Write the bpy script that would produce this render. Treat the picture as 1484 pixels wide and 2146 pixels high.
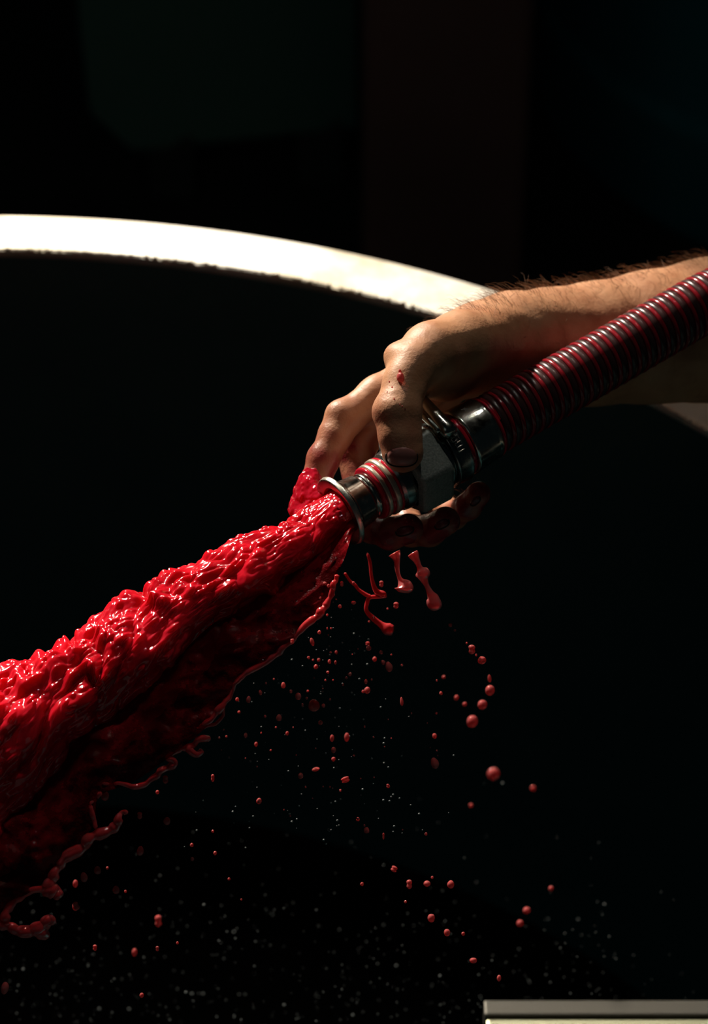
import bpy, math, random
import numpy as np
from mathutils import Vector, Matrix
random.seed(7); rng = np.random.default_rng(7)
for o in list(bpy.data.objects): bpy.data.objects.remove(o)
S = bpy.context.scene; COL = S.collection
# ---------------------------------------------------------------- camera
PITCH = math.radians(38); CP, SP = math.cos(PITCH), math.sin(PITCH)
F = 5565.0; CAMZ = 2.0497; D0 = 1.5
cd = bpy.data.cameras.new('camera'); cam = bpy.data.objects.new('camera', cd); COL.objects.link(cam)
cd.sensor_fit = 'HORIZONTAL'; cd.sensor_width = 24; cd.lens = 24 * F / 1484
cam.location = (0, 0, CAMZ); cam.rotation_euler = (math.pi / 2 - PITCH, 0, 0)
cd.clip_start = .05; cd.dof.use_dof = True; cd.dof.focus_distance = 1.452; cd.dof.aperture_fstop = 7.0
S.camera = cam
# ---------------------------------------------------------------- world, lights, exposure
w = bpy.data.worlds.new('world'); S.world = w; w.use_nodes = True
w.node_tree.nodes['Background'].inputs[0].default_value = (.50, .85, 1, 1)
w.node_tree.nodes['Background'].inputs[1].default_value = .005
S.view_settings.view_transform = 'Standard'; S.view_settings.look = 'None'
S.view_settings.exposure = 0; S.view_settings.gamma = 1; S.view_settings.use_curve_mapping = False
S.cycles.use_denoising = True; S.cycles.max_bounces = 10; S.cycles.transmission_bounces = 8
S.cycles.sample_clamp_indirect = 3

def aim(o, t):
    o.rotation_euler = (Vector(t) - o.location).to_track_quat('-Z', 'Y').to_euler()
KEY = (-1.305, 3.28, 2.72)
kl = bpy.data.lights.new('roof_window_beam', 'SPOT'); ko = bpy.data.objects.new('roof_window_beam', kl); COL.objects.link(ko)
ko.location = KEY; aim(ko, (-.02, 1.30, 1.05)); kl.energy = 800; kl.color = (1, .90, .76)
kl.spot_size = math.radians(34); kl.spot_blend = .55; kl.shadow_soft_size = .085
fl = bpy.data.lights.new('front_fill', 'AREA'); fo = bpy.data.objects.new('front_fill', fl); COL.objects.link(fo)  # added soft fill from the camera side, no actual doorway
fl.shape = 'RECTANGLE'; fl.size = .9; fl.size_y = 1.2; fo.location = (-1.6, -.7, 3.0); aim(fo, (0, 1.3, 1.1))
fl.energy = .35; fl.color = (.95, 1, .92)
ol = bpy.data.lights.new('overhead_lamp', 'AREA'); oo = bpy.data.objects.new('overhead_lamp', ol); COL.objects.link(oo)
ol.shape = 'DISK'; ol.size = .10; oo.location = (.20, 1.90, 2.90); aim(oo, (-.12, .90, 1.1)); ol.energy = .30; ol.spread = math.radians(42); ol.color = (1, .97, .86)

# ---------------------------------------------------------------- helpers
def P(px, py, d=0.0):                      # pixel + depth offset (metres) -> camera-frame metres
    D = D0 + d
    return np.array([(px - 742) / F * D, (1073 - py) / F * D, D])
def W(v):                                  # camera frame -> world
    v = np.asarray(v, float)
    x, y, z = v[..., 0], v[..., 1], v[..., 2]
    return np.stack([x, CP * z + SP * y, CAMZ - SP * z + CP * y], -1)
def at(px, py, d=0.0): return W(P(px, py, d))

def tagged(o, label=None, cat=None, group=None, kind=None):
    if label: o['label'] = label
    if cat: o['category'] = cat
    if group: o['group'] = group
    if kind: o['kind'] = kind
    return o
def empty(name, loc):
    o = bpy.data.objects.new(name, None); COL.objects.link(o); o.location = loc; o.empty_display_size = .02
    return o
def mesh(name, verts, faces, mat, parent=None, smooth=True):
    me = bpy.data.meshes.new(name)
    verts = np.asarray(verts, float)
    if parent is not None: verts = verts - np.array(parent_loc(parent))
    me.from_pydata(verts.tolist(), [], [tuple(map(int, f)) for f in faces])
    me.update()
    if smooth: me.polygons.foreach_set('use_smooth', [True] * len(me.polygons))
    if mat: me.materials.append(mat)
    o = bpy.data.objects.new(name, me); COL.objects.link(o)
    if parent is not None: o.parent = parent
    return o
def parent_loc(p):
    l = Vector((0, 0, 0))
    while p is not None: l += p.location; p = p.parent
    return l
def recentre(o, c):                        # put a top-level mesh's origin at its own place
    c = Vector(c); o.data.transform(Matrix.Translation(-c)); o.location = c
def fast_mesh(name, V, Q, mat, parent=None):
    V = np.asarray(V, np.float32)
    if parent is not None: V = V - np.array(parent_loc(parent), np.float32)
    Q = np.asarray(Q, np.int32); me = bpy.data.meshes.new(name)
    me.vertices.add(len(V)); me.vertices.foreach_set('co', V.ravel())
    k = Q.shape[1]
    me.loops.add(Q.size); me.loops.foreach_set('vertex_index', Q.ravel())
    me.polygons.add(len(Q)); me.polygons.foreach_set('loop_start', np.arange(0, Q.size, k, dtype=np.int32))
    me.polygons.foreach_set('loop_total', np.full(len(Q), k, np.int32))
    me.update(calc_edges=True); me.validate()
    me.polygons.foreach_set('use_smooth', np.ones(len(me.polygons), bool))
    if mat: me.materials.append(mat)
    o = bpy.data.objects.new(name, me); COL.objects.link(o)
    if parent is not None: o.parent = parent
    return o

def frame_along(pts):
    pts = np.asarray(pts, float); T = np.gradient(pts, axis=0); T /= np.linalg.norm(T, axis=1)[:, None] + 1e-12
    N = np.zeros_like(T); a = np.array([0, 0, 1.]) if abs(T[0][2]) < .9 else np.array([1., 0, 0])
    n = a - T[0] * a.dot(T[0]); n /= np.linalg.norm(n)
    for i in range(len(T)):
        n = n - T[i] * n.dot(T[i]); n /= np.linalg.norm(n) + 1e-12; N[i] = n
    return T, N, np.cross(T, N)
def tube(pts, rad, seg=12, flat=1.0, cap=True):
    pts = np.asarray(pts, float); n = len(pts); rad = np.broadcast_to(rad, (n,))
    T, N, B = frame_along(pts); a = np.linspace(0, 2 * np.pi, seg, endpoint=False)
    V = pts[:, None] + rad[:, None, None] * (np.cos(a)[None, :, None] * N[:, None] + flat * np.sin(a)[None, :, None] * B[:, None])
    V = V.reshape(-1, 3); Fc = []
    for i in range(n - 1):
        for j in range(seg):
            k = (j + 1) % seg; Fc.append((i * seg + j, i * seg + k, (i + 1) * seg + k, (i + 1) * seg + j))
    if cap:
        V = np.vstack([V, pts[:1], pts[-1:]]); c0, c1 = n * seg, n * seg + 1
        for j in range(seg):
            k = (j + 1) % seg; Fc.append((c0, k, j)); Fc.append((c1, (n - 1) * seg + j, (n - 1) * seg + k))
    return V, Fc
def spline(ctrl, n):                       # Catmull-Rom through control rows
    c = np.asarray(ctrl, float); c = np.vstack([2 * c[0] - c[1], c, 2 * c[-1] - c[-2]])
    out = []
    m = len(c) - 3
    for u in np.linspace(0, m - 1e-6, n):
        i = int(u); t = u - i; p0, p1, p2, p3 = c[i:i + 4]
        out.append(.5 * ((2 * p1) + (p2 - p0) * t + (2 * p0 - 5 * p1 + 4 * p2 - p3) * t * t + (3 * p1 - p0 - 3 * p2 + p3) * t ** 3))
    return np.array(out)

# smooth value noise, vectorised
_perm = rng.permutation(256); _val = rng.uniform(-1, 1, 256)
def vnoise(x, y, z):
    xi, yi, zi = np.floor(x).astype(int), np.floor(y).astype(int), np.floor(z).astype(int)
    fx, fy, fz = x - xi, y - yi, z - zi
    fx, fy, fz = [t * t * t * (t * (t * 6 - 15) + 10) for t in (fx, fy, fz)]
    def h(a, b, c): return _val[_perm[(_perm[(_perm[a & 255] + b) & 255] + c) & 255]]
    r = 0
    for dx in (0, 1):
        for dy in (0, 1):
            for dz in (0, 1):
                r = r + h(xi + dx, yi + dy, zi + dz) * (fx if dx else 1 - fx) * (fy if dy else 1 - fy) * (fz if dz else 1 - fz)
    return r

# ---------------------------------------------------------------- materials
def mat(name, base=(.5, .5, .5), rough=.5, metal=0, **kw):
    m = bpy.data.materials.new(name); m.use_nodes = True; b = m.node_tree.nodes['Principled BSDF']
    b.inputs['Base Color'].default_value = (*base, 1); b.inputs['Roughness'].default_value = rough
    b.inputs['Metallic'].default_value = metal
    for k, v in kw.items():
        b.inputs[k].default_value = v
    return m
class NT:
    def __init__(s, m): s.t = m.node_tree; s.b = s.t.nodes['Principled BSDF']
    def n(s, typ, **kw):
        x = s.t.nodes.new(typ)
        for k, v in kw.items():
            if k in x.inputs: x.inputs[k].default_value = v
            else: setattr(x, k, v)
        return x
    def l(s, a, b): s.t.links.new(a, b)
    def coord(s, scale=(1, 1, 1)):
        c = s.n('ShaderNodeTexCoord'); mp = s.n('ShaderNodeMapping'); mp.inputs['Scale'].default_value = scale
        s.l(c.outputs['Object'], mp.inputs['Vector']); return mp.outputs[0]
    def noise(s, vec, scale, detail=3, rough=.5):
        x = s.n('ShaderNodeTexNoise', Scale=scale, Detail=detail, Roughness=rough); s.l(vec, x.inputs['Vector']); return x.outputs['Fac']
    def ramp(s, fac, stops):
        r = s.n('ShaderNodeValToRGB'); e = r.color_ramp.elements
        e[0].position, e[0].color = stops[0][0], (*stops[0][1], 1); e[1].position, e[1].color = stops[-1][0], (*stops[-1][1], 1)
        for p, c in stops[1:-1]:
            q = e.new(p); q.color = (*c, 1)
        s.l(fac, r.inputs[0]); return r.outputs[0]
    def bump(s, h, strength, dist):
        x = s.n('ShaderNodeBump', Strength=strength, Distance=dist); s.l(h, x.inputs['Height'])
        prev = s.b.inputs['Normal'].links
        if prev: s.l(prev[0].from_socket, x.inputs['Normal'])
        s.l(x.outputs[0], s.b.inputs['Normal'])
def g(v): return (v, v, v)

def m_steel(name, base, r0, r1, scale=60, stretch=(1, 1, 1), bump=0.0):
    m = mat(name, base, .3, 1); t = NT(m); v = t.coord(stretch); f = t.noise(v, scale, 5, .6)
    t.l(t.ramp(f, [(.3, g(r0)), (.7, g(r1))]), t.b.inputs['Roughness'])
    if bump: t.bump(f, bump, .0006)
    return m
def m_noise(name, a, b, scale, rough):
    m = mat(name, a, rough); t = NT(m); t.l(t.ramp(t.noise(t.coord(), scale, 5, .6), [(.3, a), (.7, b)]), t.b.inputs['Base Color']); return m
M = {}
# rim: milled, scuffed and slightly tide-marked steel
m = mat('scuffed_rim_steel', (.75, .73, .68), .42, .85); t = NT(m); v = t.coord()
f1 = t.noise(t.coord((1, 1, 1)), 9, 6, .62); f2 = t.noise(v, 38, 6, .7)
t.l(t.ramp(f1, [(.30, (.44, .38, .28)), (.42, (.70, .64, .52)), (.55, (.86, .83, .76)), (.8, (.90, .88, .82))]), t.b.inputs['Base Color'])
t.l(t.ramp(f2, [(.3, g(.50)), (.7, g(.66))]), t.b.inputs['Roughness']); t.bump(f2, .12, .0006); M['rim'] = m
M['tankwall'] = m_noise('stained_tank_coating', (.022, .065, .072), (.03, .08, .087), 12, .7); M['tankwall'].node_tree.nodes['Principled BSDF'].inputs['Specular IOR Level'].default_value = .12
M['polished'] = m_steel('wet_polished_steel', (.46, .45, .40), .10, .30, 220, (1, 1, 1), .12)
M['darksteel'] = m_steel('dark_worn_steel', (.24, .25, .24), .18, .34, 160, (1, 1, 1), .1)
M['flange'] = m_steel('flange_steel', (.62, .60, .53), .24, .42, 300, (1, 1, 1), .25)
m = mat('cast_nut_metal', (.13, .15, .14), .55, .35); t = NT(m); f = t.noise(t.coord(), 900, 3, .6)
t.l(t.ramp(f, [(.3, (.16, .185, .17)), (.7, (.32, .345, .32))]), t.b.inputs['Base Color']); t.bump(f, .35, .0004); M['nut'] = m
M['white'] = mat('pale_thread_ring', (.62, .56, .44), .28, .6)
M['redring'] = mat('red_wet_seal', (.50, .012, .03), .12, 0)
# wine
def wine(name, base, trans, sss, rough=.07, bump=0):
    m = mat(name, base, rough, 0, IOR=1.35); t = NT(m)
    t.b.inputs['Transmission Weight'].default_value = trans
    t.b.inputs['Subsurface Weight'].default_value = sss
    t.b.inputs['Subsurface Radius'].default_value = (1, .12, .10); t.b.inputs['Subsurface Scale'].default_value = .02
    t.b.inputs['Specular IOR Level'].default_value = .8
    return m, t
m, t = wine('red_wine_jet', (.62, .008, .022), .08, .5, .11)
f = t.noise(t.coord(), 26, 4, .65)
t.l(t.ramp(f, [(.34, (.46, .004, .012)), (.64, (.78, .014, .034))]), t.b.inputs['Base Color']); t.b.inputs['Subsurface Scale'].default_value = .012; M['jet'] = m
M['drop'], t = wine('red_wine_drop', (.95, .20, .20), .58, .35, .06)
t.b.inputs['Subsurface Scale'].default_value = .004
M['strand'], t = wine('red_wine_strand', (.78, .06, .07), .4, .4, .06)
t.b.inputs['Subsurface Scale'].default_value = .004
M['splash'], t = wine('red_wine_splash', (.55, .01, .03), .25, .45, .06)
# thin film
m = bpy.data.materials.new('thin_wine_film'); m.use_nodes = True; t = NT(m); T = t.t
tr = t.n('ShaderNodeBsdfTransparent'); tr.inputs[0].default_value = (.42, .03, .04, 1)
f = t.noise(t.coord(), 45, 5, .7)
t.b.inputs['Base Color'].default_value = (.40, .008, .016, 1); t.b.inputs['Roughness'].default_value = .3; t.b.inputs['Specular IOR Level'].default_value = .25
t.bump(f, .6, .004)
mx = t.n('ShaderNodeMixShader'); t.l(t.ramp(f, [(.42, g(.06)), (.70, g(.55))]), mx.inputs[0])
t.l(tr.outputs[0], mx.inputs[1]); t.l(t.b.outputs[0], mx.inputs[2]); t.l(mx.outputs[0], T.nodes['Material Output'].inputs[0]); M['film'] = m
# hose
m = mat('clear_hose_wall', (.05, .012, .012), .16, 0, IOR=1.45); t = NT(m)
M['hosewall'] = m
M['rib'] = mat('red_hose_helix', (.27, .010, .018), .2, 0)
M['rib'].node_tree.nodes['Principled BSDF'].inputs['Subsurface Weight'].default_value = .1
M['rib'].node_tree.nodes['Principled BSDF'].inputs['Subsurface Scale'].default_value = .004
M['clearrib'] = mat('clear_hose_helix', (.05, .02, .02), .3, 0)
# skin
m = mat('skin', (.50, .27, .16), .42, 0); t = NT(m); v = t.coord()
f = t.noise(v, 55, 4, .6); base = t.ramp(f, [(.3, (.43, .185, .09)), (.5, (.54, .26, .135)), (.75, (.62, .32, .175))])
at_ = t.n('ShaderNodeAttribute'); at_.attribute_name = 'wine'
mxc = t.n('ShaderNodeMix'); mxc.data_type = 'RGBA'; t.l(at_.outputs['Fac'], mxc.inputs[0]); t.l(base, mxc.inputs[6])
mxc.inputs[7].default_value = (.25, .022, .03, 1); t.l(mxc.outputs[2], t.b.inputs['Base Color'])
wr = t.ramp(at_.outputs['Fac'], [(0, g(.52)), (1, g(.26))]); t.l(wr, t.b.inputs['Roughness'])
t.b.inputs['Subsurface Weight'].default_value = .08; t.b.inputs['Subsurface Radius'].default_value = (1, .3, .15)
t.b.inputs['Subsurface Scale'].default_value = .004
t.bump(t.noise(v, 620, 3, .6), .35, .0006); t.bump(t.noise(v, 150, 4, .6), .35, .0012)
M['skin'] = m
M['nail'] = mat('fingernail', (.36, .14, .12), .28, 0)
M['rednail'] = mat('wine_stained_shaded_nail', (.13, .02, .025), .3, 0)  # wine stain, darkened further to hold the shade under the coupling
M['grime'] = mat('nail_grime', (.015, .006, .006), .7, 0)
M['hair'] = mat('brown_arm_hair', (.20, .085, .035), .5, 0)
# room
M['floor'] = m_noise('wet_concrete', (.035, .036, .034), (.06, .06, .056), 5, .7)
M['green'] = m_noise('green_plastic', (.10, .22, .18), (.12, .26, .21), 3, .5)
M['rust'] = m_noise('red_oxide_paint', (.12, .055, .05), (.18, .08, .075), 4, .6)
M['teal'] = m_noise('dark_blue_paint', (.01, .22, .28), (.015, .26, .34), 3, .9)
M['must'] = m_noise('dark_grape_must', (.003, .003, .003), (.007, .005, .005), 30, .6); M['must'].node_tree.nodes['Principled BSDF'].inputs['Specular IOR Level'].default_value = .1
M['bar'] = m_steel('dull_bar_steel', (.10, .095, .083), .5, .65, 80, (.1, 1, 1)); M['bar2'] = m_steel('brassy_bar_steel', (.42, .42, .28), .35, .5, 80, (.1, 1, 1))

# ---------------------------------------------------------------- setting
def box(x0, x1, y0, y1, z0, z1):
    V = [(x, y, z) for z in (z0, z1) for y in (y0, y1) for x in (x0, x1)]
    return V, [(0, 2, 3, 1), (4, 5, 7, 6), (0, 1, 5, 4), (2, 6, 7, 3), (0, 4, 6, 2), (1, 3, 7, 5)]
def bevbox(name, b, m, parent=None, r=.01):
    o = mesh(name, *box(*b), m, parent, False); md = o.modifiers.new('bevel', 'BEVEL'); md.width = r; md.segments = 2; return o
tagged(mesh('floor', *box(-4, 4, -2, 7, -.1, 0), M['floor'], None, False), kind='structure')
tagged(mesh('wall_back', *box(-4, 4, 7, 7.2, 0, 4.2), M['floor'], None, False), kind='structure')

# open tank
CX, CY, RI, RO = -.2745, .9655, .6927, .739
tank = tagged(empty('wine_tank', (CX, CY, 0)), 'open round steel wine tank with a bright flat scuffed rim', 'tank')
def ringmesh(prof, seg, wob=None):
    V = []; n = len(prof)
    for i in range(seg):
        a = 2 * math.pi * i / seg
        for j, (r, z) in enumerate(prof):
            q = r + (wob(a, j) if wob else 0)
            V.append((CX + q * math.cos(a), CY + q * math.sin(a), z))
    Fc = [(i * n + j, ((i + 1) % seg) * n + j, ((i + 1) % seg) * n + (j + 1) % n, i * n + (j + 1) % n) for i in range(seg) for j in range(n)]
    return V, Fc
_w = rng.uniform(-1, 1, 1440)
def wob(a, j):
    i = int(a / (2 * math.pi) * 1440 + .5) % 1440
    if j in (0, 1): return -.0010 * max(0, _w[i // 3 * 3 % 1440])     # dried drips along the inner lip
    return 0
prof = [(RI, .9955), (RI, .9988), (RI + .0012, 1.0), (RO - .0012, 1.0), (RO, .9988), (RO, .988), (RO - .003, .985), (RI + .004, .990)]
mesh('rim', *ringmesh(prof, 1440, wob), M['rim'], tank, False)
mesh('tank_wall', *ringmesh([(RI + .004, .990), (RI + .004, .02), (RI + .012, .02), (RI + .012, .988)], 240), M['tankwall'], tank, False)
drops_l = []
for i in range(230):                        # beads of wine dried along the inner lip
    a = math.radians(rng.uniform(30, 100)); r = RI + rng.uniform(-.0005, .0012); s = rng.uniform(.0007, .0016)
    drops_l.append((CX + r * math.cos(a), CY + r * math.sin(a), 1.0 + s * .1, s))
def blob_cloud(lst, res=1):
    import bmesh
    bm = bmesh.new(); bmesh.ops.create_icosphere(bm, subdivisions=res, radius=1); bv = np.array([v.co[:] for v in bm.verts]); bf = [[v.index for v in f.verts] for f in bm.faces]; bm.free()
    V, Q = [], []
    for k, (x, y, z, s) in enumerate(lst): V.append(bv * s + (x, y, z)); Q += [[i + k * len(bv) for i in f] for f in bf]
    return np.vstack(V), Q
tagged(mesh('lip_bead', *blob_cloud(drops_l, 2), M['rim'], tank), kind='stuff')
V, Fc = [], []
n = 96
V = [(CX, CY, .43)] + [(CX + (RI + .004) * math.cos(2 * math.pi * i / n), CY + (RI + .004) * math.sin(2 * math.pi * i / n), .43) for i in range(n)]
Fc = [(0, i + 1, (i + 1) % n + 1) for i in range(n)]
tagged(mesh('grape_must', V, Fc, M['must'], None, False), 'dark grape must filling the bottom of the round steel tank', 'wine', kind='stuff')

# bar at the lower right, laid over the tank mouth on to the rim
zt = 1.095
def on_plane(px, py, z):
    u = (px - 742) / F; v = (1073 - py) / F; d = np.array([u, CP + v * SP, -SP + v * CP]); k = (z - CAMZ) / d[2]; return np.array([0, 0, CAMZ]) + d * k
b0 = on_plane(1014, 2095, zt); b1 = on_plane(1014, 2127, zt)
bar = tagged(empty('steel_bar', (b0[0], b0[1], 1.0)), 'flat pale steel bar with a square end over the lower right of the tank', 'bar')
bx0, bx1 = b0[0], b0[0] + .56
bevbox('top_rail', (bx0, bx1, b1[1], b0[1], zt - .012, zt), M['bar'], bar, .0010)
bevbox('groove', (bx0 + .001, bx1, b1[1] - .0025, b1[1] + .001, zt - .012, zt - .005), M['darksteel'], bar, .0005)
bevbox('lower_rail', (bx0 + .0008, bx1, b1[1] - .022, b1[1] - .0015, zt - .012, zt - .001), M['bar2'], bar, .0010)
for q0 in (.415, .53): bevbox('support_block', (q0, q0 + .04, b1[1] - .018, b0[1] - .002, 1.0005, zt - .012), M['darksteel'], bar, .002)

# far dim things in the cellar
def far(px, py, z): return on_plane(px, py, z)
def yplane(px, py, y):
    u = (px - 742) / F; v = (1073 - py) / F; d = np.array([u, CP + v * SP, -SP + v * CP]); return np.array([0, 0, CAMZ]) + d * (y / d[1])
def slab(name, outline, th, m, par, shear=0.0):   # upright panel: outline in x-z, thickness in y
    n = len(outline); V = [(x, y + shear * x, z) for y in (0, th) for x, z in outline]; V = np.array(V)
    V[:, 1] += 3.42
    Fc = [tuple(range(n)), tuple(range(2 * n - 1, n - 1, -1))] + [(i, i + n, (i + 1) % n + n, (i + 1) % n) for i in range(n)]
    o = mesh(name, V, Fc, m, par, False); md = o.modifiers.new('bevel', 'BEVEL'); md.width = .008; md.segments = 2; return o
bin_ = tagged(empty('plastic_crate', (-.22, 3.55, 0)), 'large dim green plastic crate on the dark cellar floor', 'crate')
xa, xb, xc, xd = [yplane(px, py, 3.42)[0] for px, py in ((138, 0), (200, 240), (285, 320), (750, 262))]
zb = .09
slab('front_panel', [(xa, .86), (xb, zb + .07), (xc, zb), (xd, zb), (xd - .005, .86)], .03, M['green'], bin_, .21)
for (x0_, x1_) in ((xc + .02, xc + .09), (xd - .09, xd - .02)):
    for y0_ in (3.42 + .21 * x0_ + .01, 3.42 + .21 * x0_ + .36): bevbox('leg', (x0_, x1_, y0_, y0_ + .06, 0, zb + .02), M['floor'], bin_, .006)
bevbox('crate_floor', (xc, xd - .01, 3.44, 3.82, zb + .002, zb + .03), M['green'], bin_, .008)
bevbox('side_panel', (xb, xb + .03, 3.42, 3.82, zb + .08, .85), M['green'], bin_, .008)
bevbox('side_panel', (xd - .04, xd - .01, 3.45, 3.82, zb, .85), M['green'], bin_, .008)
bevbox('rear_panel', (xb, xd, 3.80, 3.83, zb + .03, .85), M['green'], bin_, .008)
cx0, cx1 = yplane(757, 300, 2.86)[0], yplane(1108, 300, 2.86)[0]
colm = tagged(empty('steel_column', ((cx0 + cx1) / 2, 2.96, 0)), 'dim rust red painted steel column between crate and blue tank', 'column')
bevbox('column_shaft', (cx0, cx1, 2.86, 3.06, .02, 4.2), M['rust'], colm, .012)
bevbox('foot_plate', (cx0 - .05, cx1 + .05, 2.80, 3.12, 0, .02), M['rust'], colm, .004)
beam = tagged(empty('shade_beam', (0, 1.77, 1.28)), 'added steel beam, out of view, shading the right of the rim', 'beam')  # unseen beam and rods, added to cast shade on the rim
BD = Vector((.757, .653, 0))
def beampt(u, v_, z): return (BD.x * u - BD.y * v_, 1.77 + BD.y * u + BD.x * v_, z)
Vb = [beampt(u, v_, z) for z in (1.212, 1.345) for v_ in (-.04, .04) for u in (-.12, 1.7)]
o = mesh('beam_web', Vb, [(0, 2, 3, 1), (4, 5, 7, 6), (0, 1, 5, 4), (2, 6, 7, 3), (0, 4, 6, 2), (1, 3, 7, 5)], M['darksteel'], beam, False)
for u in (-.08, 1.6):
    Vt, Ft = tube([beampt(u, 0, z) for z in (1.34, 2.5, 4.24)], .008, 12); mesh('hanger_rod', Vt, Ft, M['darksteel'], beam)
tagged(mesh('ceiling', *box(-4, 4, .4, 7, 4.24, 4.3), M['floor'], None, False), kind='structure')
def lathe_z(cx, cy, prof, seg=64):
    n = len(prof); V = [(cx + r * math.cos(2 * math.pi * i / seg), cy + r * math.sin(2 * math.pi * i / seg), z) for i in range(seg) for r, z in prof]
    return V, [(i * n + j, ((i + 1) % seg) * n + j, ((i + 1) % seg) * n + j + 1, i * n + j + 1) for i in range(seg) for j in range(n - 1)]
a2 = yplane(1118, 300, 3.62)
bt = tagged(empty('blue_tank', (a2[0] + .60, 3.62, 0)), 'dim dark blue round tank behind the hand, right of the red column', 'tank')
mesh('tank_shell', *lathe_z(a2[0] + .60, 3.62, [(0, .02), (.56, .02), (.60, .06), (.60, 1.3), (.56, 1.36), (0, 1.4)]), M['teal'], bt)
mesh('hoop', *lathe_z(a2[0] + .60, 3.62, [(.60, .60), (.612, .605), (.612, .64), (.60, .645)]), M['teal'], bt)
mesh('hoop', *lathe_z(a2[0] + .60, 3.62, [(.60, .20), (.612, .205), (.612, .24), (.60, .245)]), M['teal'], bt)
mesh('foot_ring', *lathe_z(a2[0] + .60, 3.62, [(.5, .02), (.5, 0), (.54, 0), (.54, .03)]), M['teal'], bt)

# ---------------------------------------------------------------- hose and coupling
A0 = P(712, 1072, -.030); 
def axis_pt(t):                            # t in pixels along the picture's axis of the coupling
    return P(712 + .868 * t, 1072 - .497 * t, -.030 + .40 * t / 3710)
AX0, AX1 = axis_pt(0), axis_pt(400)
adir = (AX1 - AX0) / np.linalg.norm(AX1 - AX0)
an = np.array([0, 0, -1.]); an -= adir * an.dot(adir); an /= np.linalg.norm(an); ab = np.cross(adir, an)
MM = .001
def crisp(prof):
    out = [prof[0]]
    for a, b, c_ in zip(prof[:-2], prof[1:-1], prof[2:]):
        for o_ in (a, c_):
            L = math.hypot((o_[0] - b[0]) / 3.71, o_[1] - b[1]); f_ = min(.3, .22 / max(L, 1e-6))
            out.append((b[0] + (o_[0] - b[0]) * f_, b[1] + (o_[1] - b[1]) * f_))
    return out + [prof[-1]]
def lathe_ax(prof, seg=96, fn=None):       # prof rows: (t px, r mm)
    prof = crisp(prof)
    n = len(prof); V = []
    for i in range(seg):
        a = 2 * math.pi * i / seg
        for j, (t, r) in enumerate(prof):
            rr = r * MM * (fn(a, j) if fn else 1)
            V.append(axis_pt(t) + rr * (math.cos(a) * an + math.sin(a) * ab))
    Fc = [(i * n + j, ((i + 1) % seg) * n + j, ((i + 1) % seg) * n + j + 1, i * n + j + 1) for i in range(seg) for j in range(n - 1)]
    return W(V), Fc
hc = axis_pt(200)
hose = tagged(empty('wine_hose', W(hc)), 'red ribbed transfer hose with steel coupling gushing red wine', 'hose')
# nozzle liner
mesh('nozzle_flange', *lathe_ax([(-1, 14.6), (-3, 15.4), (-4, 19.8), (-3, 20.4), (6, 20.9), (8, 20.3), (10, 15.4)], 128), M['flange'], hose)
mesh('nozzle_bore', *lathe_ax([(-1, 14.6), (10, 13.8), (60, 12.5), (110, 12)], 96), M['redring'], hose)
mesh('nozzle_spout', *lathe_ax([(9, 14.8), (11, 16.4), (17, 16.2), (20, 15.3), (54, 14.2), (59, 13.2), (62, 12.6), (64, 13.4), (70, 13.5), (73, 12.6), (75, 12.4)], 128), M['polished'], hose)
mesh('thread_ring', *lathe_ax([(73, 12.5), (74, 15.0), (76, 15.8), (80, 15.8), (82, 14.8)], 96), M['redring'], hose)
mesh('thread_ring', *lathe_ax([(81, 14.8), (82, 16.1), (89, 16.3), (91, 15.2)], 96), M['white'], hose)
mesh('thread_ring', *lathe_ax([(90, 15.2), (91, 16.0), (97, 16.2), (99, 15.4)], 96), M['redring'], hose)
mesh('thread_ring', *lathe_ax([(98, 15.4), (99, 16.9), (108, 17.1), (110, 15.8)], 96), M['white'], hose)
mesh('thread_ring', *lathe_ax([(109, 15.8), (110, 16.8), (115, 16.8), (117, 15.5)], 96), M['redring'], hose)
mesh('coupling_barrel', *lathe_ax([(90, 14), (116, 16.0), (122, 17.5), (138, 18.2), (150, 17), (224, 17), (238, 18)], 96), M['darksteel'], hose)
# hexagonal nut, rounded
def hexf(a, j):
    k = math.pi / 3; b = ((a + HEXROT) % k) - k / 2; return min(1.0 / math.cos(b), 1.115)
HEXROT = math.radians(24)
mesh('hex_nut', *lathe_ax([(146, 17), (148, 20.6), (154, 22.0), (212, 22.6), (220, 21.4), (222, 17)], 180, hexf), M['nut'], hose)
mesh('lock_ring', *lathe_ax([(222, 17), (224, 19.5), (232, 19.5), (236, 17)], 96), M['darksteel'], hose)
mesh('clamp_collar', *lathe_ax([(236, 17), (237, 20.2), (240, 21.0), (244, 20.4), (266, 20.6), (270, 21.2), (273, 20.4), (274, 17)], 128), M['darksteel'], hose)
mesh('seal_ring', *lathe_ax([(273, 17), (275, 19.4), (282, 19.4), (285, 17)], 96), M['redring'], hose)
mesh('ferrule', *lathe_ax([(283, 16), (286, 19.6), (290, 20.2), (296, 19.8), (340, 18.9), (346, 19.3), (350, 18.6), (351, 16)], 128), M['polished'], hose)
mesh('seal_ring', *lathe_ax([(350, 16), (352, 18.6), (357, 18.4), (359, 16)], 96), M['redring'], hose)
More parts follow.
